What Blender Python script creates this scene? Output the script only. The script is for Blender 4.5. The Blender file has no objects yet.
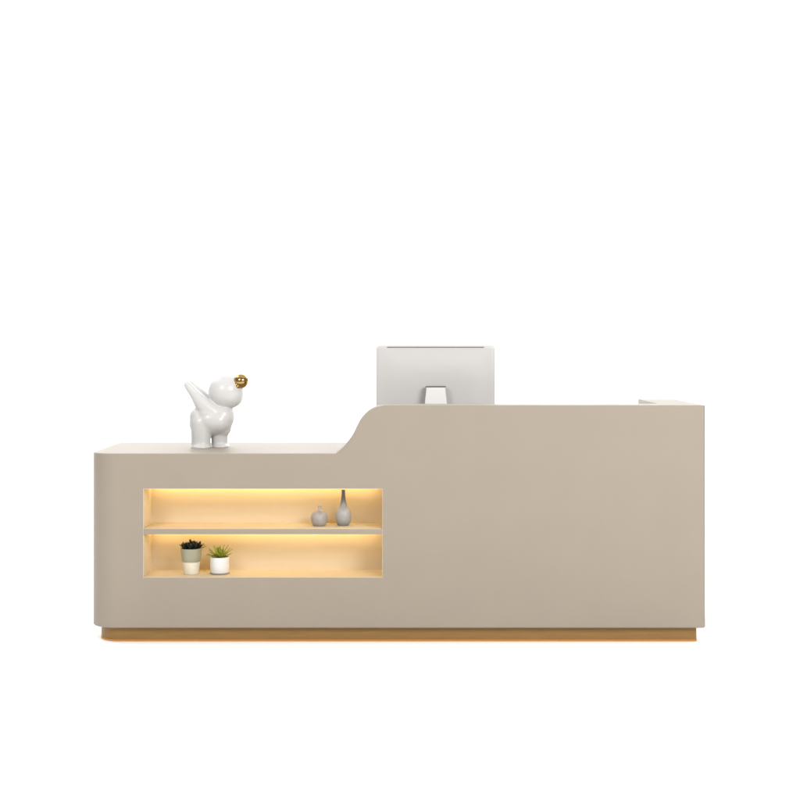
import bpy, bmesh, math, random
from mathutils import Vector, Matrix

random.seed(7)
sc = bpy.context.scene
COL = sc.collection
PI = math.pi

# ------------------------------------------------------------------ helpers
def link(name, me, mat=None, parent=None, smooth=None):
    o = bpy.data.objects.new(name, me)
    COL.objects.link(o)
    if mat is not None:
        me.materials.clear()
        me.materials.append(mat)
    if parent is not None:
        o.parent = parent
    if smooth is not None:
        shade(me, smooth)
    return o

def shade(me, deg, flat=False):
    """smooth faces, with edges sharper than deg kept crisp"""
    bm = bmesh.new(); bm.from_mesh(me)
    lim = math.radians(deg)
    for f in bm.faces:
        n = f.normal
        f.smooth = not (flat and max(abs(n.x), abs(n.y), abs(n.z)) > .9995)
    for e in bm.edges:
        e.smooth = not (len(e.link_faces) != 2 or e.calc_face_angle(0) > lim)
    bm.to_mesh(me); bm.free()

def obj(name, bm, mat, parent=None, smooth=35):
    bmesh.ops.recalc_face_normals(bm, faces=bm.faces)
    me = bpy.data.meshes.new(name)
    bm.to_mesh(me); bm.free()
    return link(name, me, mat, parent, smooth)

def empty(name, loc, label, cat, group=None, rz=0.0):
    o = bpy.data.objects.new(name, None)
    COL.objects.link(o)
    o.empty_display_size = 0.05
    o.location = loc
    o.rotation_euler = (0, 0, rz)
    o['label'] = label; o['category'] = cat
    if group: o['group'] = group
    return o

def box(bm, x0, x1, y0, y1, z0, z1, bev=0.0, seg=2):
    r = bmesh.ops.create_cube(bm, size=1.0)
    vs = r['verts']
    for v in vs:
        v.co = Vector((x0 + (v.co.x + .5) * (x1 - x0), y0 + (v.co.y + .5) * (y1 - y0), z0 + (v.co.z + .5) * (z1 - z0)))
    if bev > 0:
        es = list({e for v in vs for e in v.link_edges})
        bmesh.ops.bevel(bm, geom=es, offset=bev, segments=seg, affect='EDGES', profile=.5)

def lathe(bm, prof, n=64, cx=0, cy=0, cz=0):
    """prof = [(r, z)...] bottom to top; r = 0 closes the end"""
    rings = []
    for r, z in prof:
        if r <= 1e-6:
            rings.append([bm.verts.new((cx, cy, cz + z))])
        else:
            rings.append([bm.verts.new((cx + r * math.cos(2*PI*i/n), cy + r * math.sin(2*PI*i/n), cz + z)) for i in range(n)])
    for a, b in zip(rings, rings[1:]):
        for i in range(n):
            j = (i + 1) % n
            if len(a) == 1 and len(b) == 1: continue
            if len(a) == 1: bm.faces.new((a[0], b[i], b[j]))
            elif len(b) == 1: bm.faces.new((a[i], a[j], b[0]))
            else: bm.faces.new((a[i], a[j], b[j], b[i]))

def spline(pts, n):
    """Catmull-Rom through pts, n samples per span"""
    out = []
    P = [pts[0]] + list(pts) + [pts[-1]]
    for k in range(1, len(P) - 2):
        p0, p1, p2, p3 = (Vector(p) for p in P[k-1:k+3])
        for i in range(n):
            t = i / n
            out.append(.5 * ((2*p1) + (p2-p0)*t + (2*p0-5*p1+4*p2-p3)*t*t + (-p0+3*p1-3*p2+p3)*t**3))
    out.append(Vector(pts[-1]))
    return out

# ------------------------------------------------------------------ materials
def mat(name, col, rough=.5, metal=0.0, spec=.5, coat=0.0, var=0.0, vscale=6.0, bump=0.0, bscale=300.0, stretch=(1, 1, 1), rvar=0.0):
    m = bpy.data.materials.new(name); m.use_nodes = True
    nt = m.node_tree; N = nt.nodes; L = nt.links
    b = N['Principled BSDF']
    b.inputs['Base Color'].default_value = (*col, 1)
    b.inputs['Roughness'].default_value = rough
    b.inputs['Metallic'].default_value = metal
    b.inputs['Specular IOR Level'].default_value = spec
    b.inputs['Coat Weight'].default_value = coat
    b.inputs['Coat Roughness'].default_value = .08
    tc = N.new('ShaderNodeTexCoord'); mp = N.new('ShaderNodeMapping')
    mp.inputs['Scale'].default_value = stretch
    L.new(tc.outputs['Object'], mp.inputs['Vector'])
    if var > 0 or rvar > 0:
        nz = N.new('ShaderNodeTexNoise'); nz.inputs['Scale'].default_value = vscale; nz.inputs['Detail'].default_value = 5
        L.new(mp.outputs[0], nz.inputs['Vector'])
        if var > 0:
            cr = N.new('ShaderNodeValToRGB')
            cr.color_ramp.elements[0].position = .3; cr.color_ramp.elements[1].position = .7
            cr.color_ramp.elements[0].color = (*[c * (1 - var) for c in col], 1)
            cr.color_ramp.elements[1].color = (*[min(1, c * (1 + var)) for c in col], 1)
            L.new(nz.outputs['Fac'], cr.inputs['Fac']); L.new(cr.outputs['Color'], b.inputs['Base Color'])
        if rvar > 0:
            mr = N.new('ShaderNodeMapRange')
            mr.inputs['To Min'].default_value = rough - rvar; mr.inputs['To Max'].default_value = rough + rvar
            L.new(nz.outputs['Fac'], mr.inputs['Value']); L.new(mr.outputs[0], b.inputs['Roughness'])
    if bump > 0:
        n2 = N.new('ShaderNodeTexNoise'); n2.inputs['Scale'].default_value = bscale; n2.inputs['Detail'].default_value = 3
        L.new(mp.outputs[0], n2.inputs['Vector'])
        bp = N.new('ShaderNodeBump'); bp.inputs['Strength'].default_value = bump; bp.inputs['Distance'].default_value = .001
        L.new(n2.outputs['Fac'], bp.inputs['Height']); L.new(bp.outputs[0], b.inputs['Normal'])
    return m

def emit(name, col, strength):
    m = bpy.data.materials.new(name); m.use_nodes = True
    b = m.node_tree.nodes['Principled BSDF']
    b.inputs['Base Color'].default_value = (*[c * .5 for c in col], 1)
    b.inputs['Emission Color'].default_value = (*col, 1)
    b.inputs['Emission Strength'].default_value = strength
    return m

def zramp(name, stops, z0, z1, rough=.4, var=.06, vscale=60, bump=.15, bscale=400, coat=0.0):
    """glaze whose own colour changes with height, mottled a little"""
    m = mat(name, stops[0][1], rough, coat=coat, bump=bump, bscale=bscale)
    nt = m.node_tree; N = nt.nodes; L = nt.links; b = N['Principled BSDF']
    tc = N.new('ShaderNodeTexCoord'); sx = N.new('ShaderNodeSeparateXYZ')
    L.new(tc.outputs['Object'], sx.inputs[0])
    mr = N.new('ShaderNodeMapRange'); mr.inputs['From Min'].default_value = z0; mr.inputs['From Max'].default_value = z1
    L.new(sx.outputs['Z'], mr.inputs['Value'])
    cr = N.new('ShaderNodeValToRGB')
    while len(cr.color_ramp.elements) < len(stops): cr.color_ramp.elements.new(.5)
    for e, (p, c) in zip(cr.color_ramp.elements, stops):
        e.position = p; e.color = (*c, 1)
    L.new(mr.outputs[0], cr.inputs['Fac'])
    nz = N.new('ShaderNodeTexNoise'); nz.inputs['Scale'].default_value = vscale; nz.inputs['Detail'].default_value = 6
    L.new(tc.outputs['Object'], nz.inputs['Vector'])
    m2 = N.new('ShaderNodeMapRange'); m2.inputs['To Min'].default_value = 1 - var * 2; m2.inputs['To Max'].default_value = 1 + var * 2
    L.new(nz.outputs['Fac'], m2.inputs['Value'])
    mx = N.new('ShaderNodeVectorMath'); mx.operation = 'SCALE'
    L.new(cr.outputs['Color'], mx.inputs[0]); L.new(m2.outputs[0], mx.inputs['Scale'])
    L.new(mx.outputs[0], b.inputs['Base Color'])
    return m

M = {}
M['paint']  = mat('beige_matte_paint', (.270, .2325, .188), rough=.5, spec=.35, var=.018, vscale=5, bump=.05, bscale=500, rvar=.04)
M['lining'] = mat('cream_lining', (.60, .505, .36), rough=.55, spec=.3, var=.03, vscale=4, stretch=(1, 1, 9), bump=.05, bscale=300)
M['plinth'] = mat('bronze_plinth', (.225, .122, .030), rough=.45, metal=.15, var=.08, vscale=9, stretch=(1, 1, 14), rvar=.08)
M['led']    = emit('warm_led', (1.0, .69, .225), 12.2)
M['glow']   = emit('amber_led', (1.0, .42, .05), .19)
M['glow'].node_tree.nodes['Principled BSDF'].inputs['Base Color'].default_value = (.30, .125, .02, 1)
M['floor']  = mat('white_studio_floor', (.96, .96, .96), rough=.9, spec=.0)
M['glaze']  = mat('white_glaze', (.515, .511, .508), rough=.34, spec=.4, coat=.15, var=.012, vscale=12, bump=.04, bscale=40)
M['gold']   = mat('polished_gold', (.40, .25, .095), rough=.07, metal=1.0, bump=.02, bscale=60)
M['shell']  = mat('silver_shell', (.47, .462, .460), rough=.5, spec=.4, metal=.15, bump=.03, bscale=900)
M['slot']   = mat('dark_slot', (.10, .095, .09), rough=.7)
M['stand']  = mat('white_stand', (.63, .63, .627), rough=.4)
M['screen'] = mat('black_glass', (.01, .01, .012), rough=.06)
M['vase']   = mat('grey_stoneware', (.30, .282, .275), rough=.5, var=.14, vscale=45, bump=.25, bscale=260)
M['bottle'] = zramp('grey_bottle_glaze', [(0, (.19, .20, .19)), (.16, (.30, .30, .29)), (.45, (.315, .31, .305)), (.60, (.20, .20, .195)), (.72, (.12, .12, .12)), (1, (.095, .095, .098))], 0, .141, rough=.42)
M['sage']   = mat('sage_glaze', (.275, .265, .185), rough=.4, var=.05, vscale=30, bump=.08, bscale=300)
M['cream']  = mat('cream_clay', (.62, .575, .46), rough=.6, var=.05, vscale=40, bump=.12, bscale=300)
M['white']  = mat('white_ceramic', (.64, .635, .63), rough=.3, var=.015, vscale=30)
M['saucer'] = mat('grey_saucer', (.30, .28, .26), rough=.5, var=.05, vscale=40)
M['soil']   = mat('potting_soil', (.035, .025, .016), rough=.95, var=.4, vscale=180, bump=.8, bscale=400)
M['dark_leaf'] = mat('dark_succulent_leaf', (.011, .014, .009), rough=.5, var=.45, vscale=70)
M['leaf']   = mat('yellow_green_leaf', (.25, .27, .032), rough=.42, var=.55, vscale=70)
for k in ('leaf', 'dark_leaf'):
    M[k].node_tree.nodes['Principled BSDF'].inputs['Subsurface Weight'].default_value = 0.0

# ------------------------------------------------------------------ setting: white studio sweep
bm = bmesh.new()
prof = [(-14, 0.0), (9.0, 0.0)]
R = 3.0
for i in range(1, 17):
    a = PI / 2 * i / 16
    prof.append((9.0 + R * math.sin(a), R - R * math.cos(a)))
prof.append((12.0, 9.0))
rows = [[bm.verts.new((x, y, z)) for x in (-16, 16)] for y, z in prof]
for a, b in zip(rows, rows[1:]):
    bm.faces.new((a[0], a[1], b[1], b[0]))
fl = obj('floor', bm, M['floor'], None, 60)
fl['kind'] = 'structure'

# ------------------------------------------------------------------ reception counter
LX, RX, BY, T = -1.222, 1.199, .625, .14       # left, right, back, wall thickness
WT = .163                                     # thickness of the right-hand wing
ZB, ZL, ZT = .058, .7427, .932                # underside, low top, tall top
NX0, NX1, NZ0, NZ1, ND = -1.006, -.069, .257, .6035, .19   # display niche
LT = .0016                                     # lining board

counter = empty('reception_counter', (0, 0, 0),
                'long beige reception counter with a curved step in its top and a lit display niche', 'reception counter')

# S-shaped step between the low and the tall top: (x, z) on the front face
S = spline([(-.2520, .7427), (-.2235, .7665), (-.2059, .7868), (-.1920, .8060), (-.1806, .8260),
            (-.1687, .8530), (-.1569, .8740), (-.1412, .8935), (-.1216, .9115), (-.1010, .9225), (-.0800, .9290), (-.0560, .9320)], 12)
for _ in range(60):                            # even out the hand-set points, ends fixed
    S = [S[0]] + [(S[i-1] + S[i] * 2 + S[i+1]) / 4 for i in range(1, len(S) - 1)] + [S[-1]]
_d = [0.0]
for a, b in zip(S, S[1:]): _d.append(_d[-1] + (b - a).length)
_n = 44; _out = []
for i in range(_n + 1):
    t = _d[-1] * i / _n; k = min(max(j for j in range(len(_d)) if _d[j] <= t + 1e-9), len(S) - 2)
    _out.append(S[k].lerp(S[k+1], (t - _d[k]) / (_d[k+1] - _d[k])))
S = _out

def outline(inset, rl, rr, back):
    """plan path left-back -> front -> right-back, as (x, y, tag)"""
    lx, rx, fy = LX + inset, RX - inset, inset
    pts = [(lx, back, 'L'), (lx, (back + fy) / 2, 'L'), (lx, fy + rl + .001, 'L')]
    n = 18
    for i in range(n + 1):
        a = PI + PI / 2 * i / n
        pts.append((lx + rl + rl * math.cos(a), fy + rl + rl * math.sin(a), 'LC'))
    pts.append((0, fy, 'F'))
    m = 6
    for i in range(m + 1):
        a = -PI / 2 + PI / 2 * i / m
        pts.append((rx - rr + rr * math.cos(a), fy + rr + rr * math.sin(a), 'RC'))
    pts += [(rx, (back + fy) / 2, 'R'), (rx, back, 'R')]
    return pts

def build_shell():
    bm = bmesh.new()
    ol = outline(0, .105, .012, BY)
    cols = []                                  # (outer xy, inner xy, top z)
    ox0, ox1 = NX0 - LT, NX1 + LT              # opening in the shell
    for x, y, tg in ol:
        if tg == 'L': cols.append(((x, y), (LX + T, max(y, T)), ZL))
        elif tg == 'LC': cols.append(((x, y), (LX + T, T) , ZL))
        elif tg == 'F':
            xs = [LX + T + .002, ox0, ox1 - .30, ox1 - .20]
            xs = [LX + T + .002, ox0, -.7, -.45]
            for xx in xs: cols.append(((xx, 0), (xx, T), ZL))
            for p in S:
                if abs(p.x - ox1) < .002: continue
                cols.append(((p.x, 0), (p.x, T), p.y))
            zt = [p.y for p in S if p.x <= ox1][-1]
            cols.append(((ox1, 0), (ox1, T), None))
            for xx in (.3, .6, .9): cols.append(((xx, 0), (xx, T), ZT))
            cols.append(((RX - WT - .002, 0), (RX - WT - .002, T), ZT))
        elif tg == 'RC': cols.append(((x, y), (RX - WT, T), ZT))
        else: cols.append(((x, y), (RX - WT, max(y, T)), ZT))
    # put the niche edge column in its place along x on the front
    front = sorted([c for c in cols if c[0][1] == 0 and LX + T < c[0][0] < RX - WT], key=lambda c: c[0][0])
    for i, c in enumerate(front):
        if c[2] is None:
            a, b = front[i-1], front[i+1]
            t = (c[0][0] - a[0][0]) / (b[0][0] - a[0][0])
            front[i] = (c[0], c[1], a[2] + t * (b[2] - a[2]))
    i0 = next(i for i, c in enumerate(cols) if c[0][1] == 0 and c[0][0] > LX + T)
    i1 = max(i for i, c in enumerate(cols) if c[0][1] == 0 and c[0][0] < RX - WT)
    cols = cols[:i0] + front + cols[i1+1:]
    zs = [ZB, NZ0 - LT, NZ1 + LT]
    V = []
    for (o, i, t) in cols:
        lv = zs + [t]
        V.append(([bm.verts.new((o[0], o[1], z)) for z in lv], [bm.verts.new((i[0], i[1], z)) for z in lv]))
    outer_top, outer_bot, inner_top, hole = [], [], [], []
    def edge(a, b): return bm.edges.get((a, b))
    for k in range(len(cols) - 1):
        (oa, ia), (ob, ib) = V[k], V[k+1]
        xa, xb = cols[k][0][0], cols[k+1][0][0]
        inh = cols[k][0][1] == 0 and cols[k+1][0][1] == 0 and xa >= ox0 - 1e-6 and xb <= ox1 + 1e-6
        for s in range(3):
            if inh and s == 1: continue
            bm.faces.new((oa[s], ob[s], ob[s+1], oa[s+1]))
            bm.faces.new((ib[s], ia[s], ia[s+1], ib[s+1]))
        bm.faces.new((oa[3], ob[3], ib[3], ia[3]))
        bm.faces.new((oa[0], ia[0], ib[0], ob[0]))
        if inh:
            bm.faces.new((oa[1], ob[1], ib[1], ia[1])); bm.faces.new((oa[2], ia[2], ib[2], ob[2]))
            hole += [edge(oa[1], ob[1]), edge(oa[2], ob[2])]
            if abs(xa - ox0) < 1e-6:
                bm.faces.new((oa[1], ia[1], ia[2], oa[2]))
            if abs(xb - ox1) < 1e-6:
                bm.faces.new((ob[1], ob[2], ib[2], ib[1]))
        outer_top.append(edge(oa[3], ob[3])); outer_bot.append(edge(oa[0], ob[0]))
        if cols[k][2] > ZL + .02 and ia[3].co != ib[3].co:
            inner_top.append(edge(ia[3], ib[3]))
    for (o, i) in (V[0], V[-1]):
        for s in range(3):
            bm.faces.new((o[s], i[s], i[s+1], o[s+1]))
    bmesh.ops.bevel(bm, geom=outer_top + outer_bot, offset=.0050, segments=4, affect='EDGES', profile=.5, clamp_overlap=True, loop_slide=True)
    bmesh.ops.remove_doubles(bm, verts=bm.verts, dist=1e-5)
    bmesh.ops.dissolve_degenerate(bm, edges=bm.edges, dist=1e-6)
    return bm

fp_ = obj('front_panel', build_shell(), M['paint'], counter, None)
shade(fp_.data, 50, True)

bm = bmesh.new()
box(bm, LX + T, RX - WT, T, BY, ZL - .04, ZL)
obj('worktop', bm, M['paint'], counter)

# niche lining (open box of boards) and the shelf across it
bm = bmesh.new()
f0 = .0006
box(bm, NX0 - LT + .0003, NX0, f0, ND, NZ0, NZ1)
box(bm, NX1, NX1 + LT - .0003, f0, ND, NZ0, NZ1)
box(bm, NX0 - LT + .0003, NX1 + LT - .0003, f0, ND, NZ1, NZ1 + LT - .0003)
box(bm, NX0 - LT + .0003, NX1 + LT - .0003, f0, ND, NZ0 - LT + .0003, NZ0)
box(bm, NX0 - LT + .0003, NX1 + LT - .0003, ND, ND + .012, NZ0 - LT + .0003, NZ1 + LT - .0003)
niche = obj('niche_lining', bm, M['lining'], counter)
SZ0, SZ1 = .4258, .447
bm = bmesh.new()
box(bm, NX0 + .0002, NX1 - .0002, .0004, ND - .0002, SZ0, SZ1, .0012, 2)
sh = obj('shelf', bm, M['paint'], counter)
sh.data.materials.append(M['lining'])
for p in sh.data.polygons:
    if abs(p.normal.z) > .9: p.material_index = 1
for zc in (NZ1, SZ0):
    bm = bmesh.new()
    box(bm, NX0 + .006, NX1 - .022, ND - .040, ND - .026, zc - .006, zc - .0004, .001, 1)
    obj('led_strip', bm, M['led'], counter)

def ribbon(inset, depth, rl, rr, z0, z1, back):
    """closed strip following the plan outline"""
    bm = bmesh.new()
    a = outline(inset, rl, rr, back); b = outline(inset + depth, max(rl - depth, .002), max(rr - depth, .002), back)
    V = [[bm.verts.new((p[0], p[1], z)) for p, z in ((pa, z0), (pa, z1), (pb, z1), (pb, z0))] for pa, pb in zip(a, b)]
    for p, q in zip(V, V[1:]):
        for i in range(4):
            j = (i + 1) % 4
            bm.faces.new((p[i], q[i], q[j], p[j]))
    bm.faces.new(V[0]); bm.faces.new(V[-1][::-1])
    return bm
obj('plinth', ribbon(.029, .02, .090, .010, .0, ZB + .004, BY - .03), M['plinth'], counter, 30)
ls = obj('light_strip', ribbon(.0277, .0011, .0912, .0105, .0008, .0075, BY - .034), M['glow'], counter, 30)

# ------------------------------------------------------------------ white figurine with gold ball
FX, FY = -.8125, .35
fig = empty('animal_figurine', (FX, FY, ZL + .0005),
            'glossy white animal figurine with a gold ball at its mouth on the counter', 'figurine')
PXF = 240.0
def fp(px, py, y=0.0): return Vector(((px - 205) / PXF, y, (447 - py) / PXF))
def blob(bm, c, rx, ry=None, rz=None, rot=0.0):
    ry = ry or rx; rz = rz or rx
    m = Matrix.Translation(c) @ Matrix.Rotation(rot, 4, 'Y') @ Matrix.Diagonal((rx / PXF, ry / PXF, rz / PXF, 1))
    bmesh.ops.create_icosphere(bm, subdivisions=4, radius=1.0, matrix=m)
def limb(bm, pts, n=10):
    """chain of spheres along (px, py, y, r)"""
    for p in spline(pts, n):
        blob_small(bm, fp(p[0], p[1], p[2]), p[3])
def blob_small(bm, c, r):
    bmesh.ops.create_icosphere(bm, subdivisions=3, radius=r / PXF, matrix=Matrix.Translation(c))

def vec4(pts): return pts
def limb4(bm, pts, n=8):
    P = [pts[0]] + pts + [pts[-1]]
    for k in range(1, len(P) - 2):
        for i in range(n):
            t = i / n
            q = [.5 * ((2*b) + (c-a)*t + (2*a-5*b+4*c-d)*t*t + (-a+3*b-3*c+d)*t**3) for a, b, c, d in zip(*P[k-1:k+3])]
            blob_small(bm, fp(q[0], q[1], q[2]), q[3])
    q = pts[-1]; blob_small(bm, fp(q[0], q[1], q[2]), q[3])

bm = bmesh.new()
blob(bm, fp(212.5, 420.0), 21.0, 16.8, 15.8, .08)               # torso
blob(bm, fp(221.5, 416.5), 13.6, 14, 14)                      # chest
blob(bm, fp(221.5, 426.5, .010), 10.2, 11, 11)
blob(bm, fp(202.2, 423.5, -.006), 12.6, 14.5, 14)               # hip
blob(bm, fp(226.1, 391.6), 17.6, 16.5, 17.9, .3)              # head
blob(bm, fp(229.5, 395.0, -.004), 14.6, 14.5, 13.6)           # cheek
blob(bm, fp(206.8, 424.5, -.024), 10.5, 9.5, 12)                  # soften the folds
blob(bm, fp(200.8, 417.0, -.010), 10.8, 11, 11)
blob(bm, fp(208.5, 413.5, -.026), 10.5, 9.5, 9.5)
blob(bm, fp(218.5, 421, -.020), 12, 11.5, 12)
limb4(bm, [(202.2, 427, -.022, 10.8), (202.0, 438, -.025, 9.9), (202.0, 447, -.028, 9.6)])
limb4(bm, [(219.0, 428, .012, 9.6), (219.2, 438, .018, 8.6), (219.4, 447.5, .022, 8.4)])
blob(bm, fp(202.3, 446.8, -.030), 10.4, 11.5, 4.8)            # feet
blob(bm, fp(220.4, 447.0, .016), 9.0, 10.5, 4.6)
limb4(bm, [(214, 413, -.020, 10.0), (205.5, 406.0, -.028, 8.6), (197.0, 395.0, -.036, 5.5), (191.2, 387.6, -.042, 4.2), (188.9, 384.6, -.045, 3.7)])   # near arm
limb4(bm, [(215, 410, .030, 9.0), (207.0, 402.5, .040, 7.2), (197.8, 392.8, .050, 5.0), (191.2, 386, .055, 3.4), (189.0, 383.2, .057, 2.6)])       # far arm
me = bpy.data.meshes.new('body_raw'); bm.to_mesh(me); bm.free()
tmp = bpy.data.objects.new('tmp', me); COL.objects.link(tmp)
rm = tmp.modifiers.new('r', 'REMESH'); rm.mode = 'VOXEL'; rm.voxel_size = .0022
sm = tmp.modifiers.new('s', 'SMOOTH'); sm.factor = .5; sm.iterations = 40
dg = bpy.context.evaluated_depsgraph_get()
me2 = bpy.data.meshes.new_from_object(tmp.evaluated_get(dg))
bpy.data.objects.remove(tmp); bpy.data.meshes.remove(me)
bm = bmesh.new(); bm.from_mesh(me2); bpy.data.meshes.remove(me2)
r = bmesh.ops.bisect_plane(bm, geom=bm.verts[:] + bm.edges[:] + bm.faces[:], plane_co=(0, 0, 0), plane_no=(0, 0, 1), clear_inner=True)
bmesh.ops.holes_fill(bm, edges=[e for e in r['geom_cut'] if isinstance(e, bmesh.types.BMEdge)])
obj('body', bm, M['glaze'], fig, 70)
bm = bmesh.new()
c = fp(241.9, 381.0, -.024)
bmesh.ops.create_uvsphere(bm, u_segments=64, v_segments=40, radius=7.4 / PXF, matrix=Matrix.Translation(c))
# short neck of the bubble, running back to the mouth
d = (fp(234.5, 389.6, -.040) - c); q = d.to_track_quat('Z', 'Y').to_matrix().to_4x4()
bmesh.ops.create_cone(bm, cap_ends=True, segments=40, radius1=4.6 / PXF, radius2=2.2 / PXF, depth=8 / PXF,
                      matrix=Matrix.Translation(c + d.normalized() * 8.2 / PXF) @ q)
obj('gold_ball', bm, M['gold'], fig, 40)

# ------------------------------------------------------------------ desktop monitor seen from behind
MX, MY = .149, .40
mon = empty('desktop_monitor', (MX, MY, ZL + .0005),
            'silver desktop monitor seen from behind over the tall part of the counter', 'monitor')
W, H, MZ0 = .498, .366, .0575          # local, base of screen above the worktop
def rrect(w, h, r, n=8):
    pts = []
    for cx, cz, a0 in ((w/2 - r, h/2 - r, 0), (-w/2 + r, h/2 - r, PI/2), (-w/2 + r, -h/2 + r, PI), (w/2 - r, -h/2 + r, 3*PI/2)):
        for i in range(n + 1):
            a = a0 + PI/2 * i / n
            pts.append((cx + r * math.cos(a), cz + r * math.sin(a)))
    return pts
zc = MZ0 + H / 2
def rings_mesh(spec):
    bm = bmesh.new(); R_ = []
    for w, h, r, y in spec:
        R_.append([bm.verts.new((x, y, zc + z)) for x, z in rrect(w, h, r)])
    n = len(R_[0])
    for a, b in zip(R_, R_[1:]):
        for i in range(n):
            j = (i + 1) % n
            bm.faces.new((a[i], a[j], b[j], b[i]))
    bm.faces.new(R_[0]); bm.faces.new(R_[-1][::-1])
    return bm
spec = [(W - .003, H - .003, .013, .0075), (W, H, .014, .006), (W, H, .014, .0015), (W - .0015, H - .0015, .0135, .0), (W - .004, H - .004, .0125, -.001),
        (W - .030, H - .030, .010, -.0018)]
for i in range(1, 13):
    t = i / 12
    ins = .030 + t * .20
    spec.append((W - ins, H - ins, .010 + .05 * t, -.0018 - .0060 * (1 - (1 - t) ** 2) * (1 - (1 - t) ** 2)))
obj('rear_shell', rings_mesh(spec), M['shell'], mon, 50)
bm = bmesh.new()
box(bm, -W/2 + .006, W/2 - .006, .0076, .0086, MZ0 + .07, MZ0 + H - .006)
obj('screen', bm, M['screen'], mon)
bm = bmesh.new()
box(bm, -.2035, .2035, -.0030, .0, MZ0 + H - .0105, MZ0 + H - .0070, .0006, 1)
obj('vent_slot', bm, M['slot'], mon)
# stand: bent plate, wider towards the foot
path = [(-.030, .2445), (-.047, .2440), (-.052, .2405), (-.058, .20), (-.066, .14), (-.074, .07), (-.0775, .025), (-.074, .012), (-.062, .0065), (.02, .0055), (.12, .0045)]
wid = [.0782, .0785, .079, .0875, .098, .11, .122, .13, .138, .16, .17]
bm = bmesh.new()
V = []
for k, ((y, z), w) in enumerate(zip(path, wid)):
    a = Vector(path[max(k-1, 0)]); b = Vector(path[min(k+1, len(path)-1)])
    t = (b - a).normalized(); nrm = Vector((-t.y, t.x)) * .0042
    V.append([bm.verts.new((sx * w/2, y + s * nrm.x, z + s * nrm.y)) for sx, s in ((-1, -1), (1, -1), (1, 1), (-1, 1))])
for p, q in zip(V, V[1:]):
    for i in range(4):
        j = (i + 1) % 4
        bm.faces.new((p[i], p[j], q[j], q[i]))
bm.faces.new(V[0]); bm.faces.new(V[-1][::-1])
es = [e for e in bm.edges if abs(e.verts[0].co.x - e.verts[1].co.x) < .02 and abs(e.verts[0].co.x) > .01 and (e.verts[0].co.x > 0) == (e.verts[1].co.x > 0)]
bmesh.ops.bevel(bm, geom=es, offset=.0014, segments=2, affect='EDGES', profile=.5)
zmin = min(v.co.z for v in bm.verts)
for v in bm.verts: v.co.z -= min(zmin, 0) if v.co.z < .01 else 0
obj('stand', bm, M['stand'], mon, 40)
bm = bmesh.new()
box(bm, -.0425, .0425, -.049, -.020, .2485, .2525, .0012, 2)
obj('hinge_shade', bm, M['slot'], mon)  # dark bar standing in for the shading line on top of the stand

# ------------------------------------------------------------------ vases on the upper shelf
SH = SZ1 + .0004
def smooth_prof(pts, n=6): return [(max(p[0], 0), p[1]) for p in spline(pts, n)]
vx, vy = -.3215, .095
bm = bmesh.new()
pr = [(0, .0015), (.020, .0008), (.0222, .0)] + smooth_prof([(.0226, .0006), (.0288, .0085), (.0332, .0210), (.0345, .031), (.0330, .041), (.0272, .0515), (.0175, .0585), (.0095, .0615), (.0065, .0645), (.0058, .0690), (.0060, .0740), (.0080, .0785), (.0083, .0798)]) + [(.0076, .0806), (.0060, .0800), (.0045, .074), (.0042, .066), (0, .064)]
lathe(bm, pr)
o = obj('round_vase', bm, M['vase'], None, 60); o.location = (vx, vy, SH)
o['label'] = 'squat round grey stoneware vase with a tiny neck on the upper shelf of the niche'; o['category'] = 'vase'
vx, vy = -.2265, .110
bm = bmesh.new()
pr = [(0, .0015), (.018, .0008), (.0205, 0)] + smooth_prof([(.0222, .0008), (.0275, .0105), (.0318, .0235), (.0333, .0365), (.0318, .0490), (.0270, .0610), (.0205, .0705), (.0152, .0790), (.0118, .0890), (.0092, .1030), (.0076, .1180), (.0068, .1320), (.0070, .1385), (.0076, .1408)]) + [(.0068, .1416), (.0052, .1408), (.0048, .132), (.0044, .12), (0, .118)]
lathe(bm, pr)
o = obj('bottle_vase', bm, M['bottle'], None, 60); o.location = (vx, vy, SH)
o['label'] = 'tall grey bottle vase with a long dark neck on the upper shelf'; o['category'] = 'vase'

# ------------------------------------------------------------------ potted plants on the lower shelf
def leaf(bm, base, az, elev, length, width, curl, thick, n=7, tipx=.55, flat=1.0):
    """fleshy pointed blade: az = heading, elev = start angle above the horizon, curl = change of elev along it"""
    p = Vector(base); ds = length / n
    ca, sa = math.cos(az), math.sin(az)
    side = Vector((-sa, ca, 0))
    prev = None
    for i in range(n + 1):
        t = i / n
        e = elev + curl * t
        fwd = Vector((ca * math.cos(e), sa * math.cos(e), math.sin(e)))
        up = side.cross(fwd) * -1
        up = fwd.cross(side)
        w = width * (.55 + .45 * math.sin(min(t / tipx, 1) * PI / 2)) if t < tipx else width * math.cos((t - tipx) / (1 - tipx) * PI / 2) ** .8
        w = max(w, width * .03); th = thick * (1 - .75 * t)
        ring = [bm.verts.new(p + side * w), bm.verts.new(p - up * th * .2), bm.verts.new(p - side * w), bm.verts.new(p + up * th)] if False else \
               [bm.verts.new(p + side * w + up * th * .55), bm.verts.new(p + up * th * .1), bm.verts.new(p - side * w + up * th * .55), bm.verts.new(p - up * th)]
        if prev:
            for a in range(4):
                b = (a + 1) % 4
                bm.faces.new((prev[a], prev[b], ring[b], ring[a]))
        else: bm.faces.new(ring)
        prev = ring
        p = p + fwd * ds
    bm.faces.new(prev[::-1])

FLZ = NZ0 + .0004
pl = empty('potted_plant', (-.8315, .088, FLZ),
           'dark rosette succulent in a two-tone sage and cream tapered pot on the lower shelf', 'potted plant', 'small potted plants on the lower shelf')
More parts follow.
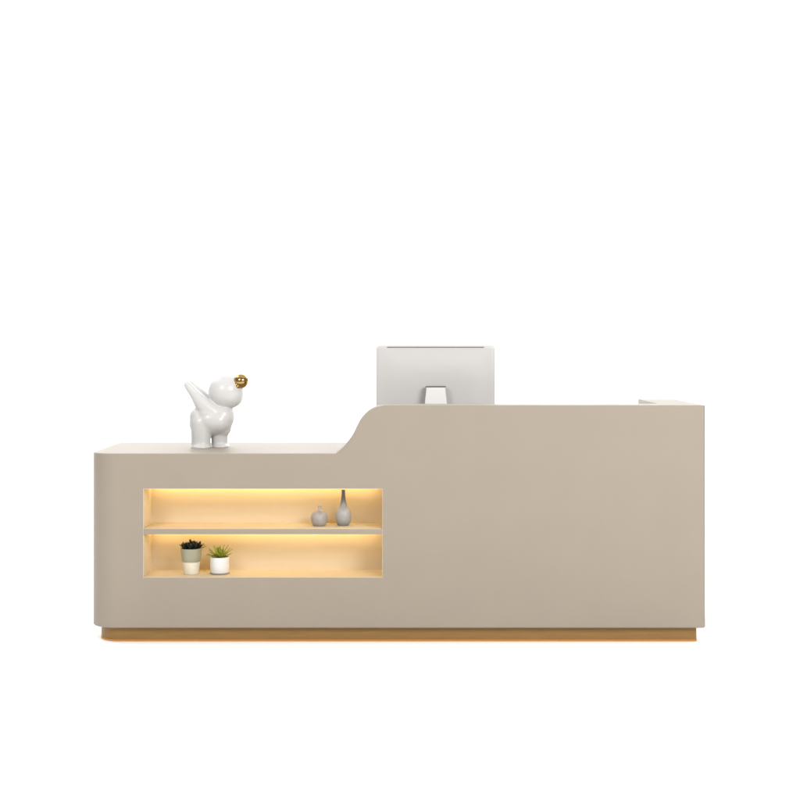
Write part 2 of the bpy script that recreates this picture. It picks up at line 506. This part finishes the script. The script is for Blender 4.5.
# lower cream band with fine turned ridges
zb, zm, zt = .0, .0485, .102
def prad(z): return .0296 + (.0425 - .0296) * z / zt
bm = bmesh.new()
pr = [(0, .001), (.0275, .001), (.0290, 0), (.0300, .0012)]
k = 0
z = .003
while z < zm - .001:
    pr.append((prad(z) + (.0005 if k % 2 else -.0004), z)); z += .0028; k += 1
pr.append((prad(zm) - .0003, zm)); pr.append((prad(zm) - .004, zm)); pr.append((0, zm - .001))
lathe(bm, pr)
pot = obj('pot_base', bm, M['cream'], pl, 50)
bm = bmesh.new()
lathe(bm, [(0, zm + .0015), (prad(zm) - .003, zm + .0006), (prad(zm) + .0002, zm + .0008), (prad(zm) + .0008, zm + .002), (prad(.075) + .0004, .075), (prad(zt) - .0002, zt - .004), (prad(zt) + .0004, zt - .0015), (prad(zt) - .0004, zt), (prad(zt) - .0028, zt), (prad(zt) - .0034, zt - .001), (prad(.09) - .0035, .09), (0, .09)])
obj('pot', bm, M['sage'], pl, 50)
bm = bmesh.new()
lathe(bm, [(0, .0905), (.0370, .0905), (.0374, .0925), (.030, .0955), (.018, .097), (0, .0975)], 40)
obj('soil', bm, M['soil'], pl, 60)
bm = bmesh.new()
heads = [(-.019, -.012, .96, 15), (.014, -.016, 1.0, 16), (.000, .010, 1.1, 16), (-.028, .012, .8, 12), (.029, .008, .9, 13), (.003, -.028, .8, 11)]
for hx, hy, s, n in heads:
    for i in range(n):
        f = i / (n - 1)
        az = i * 2.39996 + hx * 90
        e = .12 + 1.15 * (1 - f) ** 1.3 + random.uniform(-.12, .12)
        L_ = s * (.019 + .012 * f) * random.uniform(.85, 1.15)
        leaf(bm, (hx + .003 * math.cos(az), hy + .003 * math.sin(az), .099 + .010 * s * (1 - f) + random.uniform(0, .004)), az, e, L_, (.0062 * s), .35, .0026, 5, .6)
for az, L_ in ((.12, .040), (-.3, .034), (3.3, .030), (2.9, .030), (-1.1, .03), (-2.1, .03), (.5, .036)):
    leaf(bm, (.016 * math.cos(az), .016 * math.sin(az), .1035), az, .22, L_, .0055, .10, .0022, 6, .5)
obj('foliage', bm, M['dark_leaf'], pl, 45)

pl = empty('potted_plant', (-.7185, .092, FLZ),
           'spiky yellow-green succulent in a small white cylinder pot on the lower shelf', 'potted plant', 'small potted plants on the lower shelf')
bm = bmesh.new()
lathe(bm, [(0, .001), (.034, .001), (.0362, 0), (.0388, .0012), (.0396, .0030), (.0390, .0042), (.030, .0042), (0, .0042)])
obj('saucer', bm, M['saucer'], pl, 45)
bm = bmesh.new()
r_, h0, h1 = .0378, .0046, .0672
lathe(bm, [(0, h0), (r_ - .0035, h0), (r_ - .001, h0 + .0007), (r_, h0 + .0030), (r_, h1 - .002), (r_ - .0006, h1 - .0006), (r_ - .0014, h1), (r_ - .0030, h1 - .0004), (r_ - .0034, h1 - .002), (r_ - .0036, h1 - .009), (0, h1 - .009)])
obj('pot', bm, M['white'], pl, 40)
bm = bmesh.new()
lathe(bm, [(0, h1 - .0085), (r_ - .0038, h1 - .0085), (.024, h1 - .005), (.012, h1 - .003), (0, h1 - .0025)], 40)
obj('soil', bm, M['soil'], pl, 60)
bm = bmesh.new()
for i in range(38):
    f = i / 37
    az = i * 2.39996 + .4
    e = 1.42 - 1.15 * f + random.uniform(-.1, .1)
    L_ = (.051 + .006 * math.sin(f * PI)) * random.uniform(.82, 1.1)
    y_scale = .75 if math.sin(az) > .5 else 1.0
    leaf(bm, (.010 * f * math.cos(az), .010 * f * math.sin(az), h1 - .004), az, e, L_ * y_scale, .0066, -.25 * f + random.uniform(-.1, .1), .0036, 8, .34)
obj('foliage', bm, M['leaf'], pl, 45)

# ------------------------------------------------------------------ unseen lamps set up to light the scene
def area(name, loc, target, sx, sy, power, col=(1, 1, 1)):
    l = bpy.data.lights.new(name, 'AREA'); l.shape = 'RECTANGLE'; l.size = sx; l.size_y = sy; l.energy = power; l.color = col
    o = bpy.data.objects.new(name, l); COL.objects.link(o)
    o.location = loc
    o.rotation_euler = (Vector(target) - Vector(loc)).to_track_quat('-Z', 'Y').to_euler()
    return o
area('overhead_softbox', (0, .6, 5.2), (0, .6, 0), 8, 6, 118, (1, .985, .96))
area('key_softbox', (2.6, -4.2, 2.9), (0, 0, .5), 2.2, 1.6, 222, (1, .98, .95))
area('fill_softbox', (-2.4, -4.0, 3.1), (-.4, 0, .5), 1.4, 1.4, 98, (1, .98, .95))
area('side_fill', (-3.4, .8, 4.2), (-1.7, .1, 0), 1.8, 1.8, 44, (1, .985, .96))  # added lamp, lifts the counter's shade on the floor at left
area('backdrop_fill', (0, 7.5, 7.5), (0, 9.5, 0), 24, 4, 2500)  # added lamp, keeps the backdrop burnt out to white

w = bpy.data.worlds.new('World'); sc.world = w; w.use_nodes = True
bg = w.node_tree.nodes['Background']
bg.inputs['Color'].default_value = (1, .99, .975, 1); bg.inputs['Strength'].default_value = .46

# ------------------------------------------------------------------ camera
cd = bpy.data.cameras.new('camera'); cam = bpy.data.objects.new('camera', cd); COL.objects.link(cam)
cam.location = (0, -5.7, 1.18); cam.rotation_euler = (PI / 2, 0, 0)
cd.sensor_width = 36; cd.lens = 36 * 5.7 * 255 / 800; cd.shift_y = -58 / 800; cd.clip_end = 200
sc.camera = cam
sc.view_settings.view_transform = 'Standard'; sc.view_settings.look = 'None'
sc.view_settings.exposure = 0; sc.view_settings.gamma = 1
sc.cycles.use_denoising = True
sc.cycles.max_bounces = 10; sc.cycles.diffuse_bounces = 6
sc.cycles.sample_clamp_indirect = 6
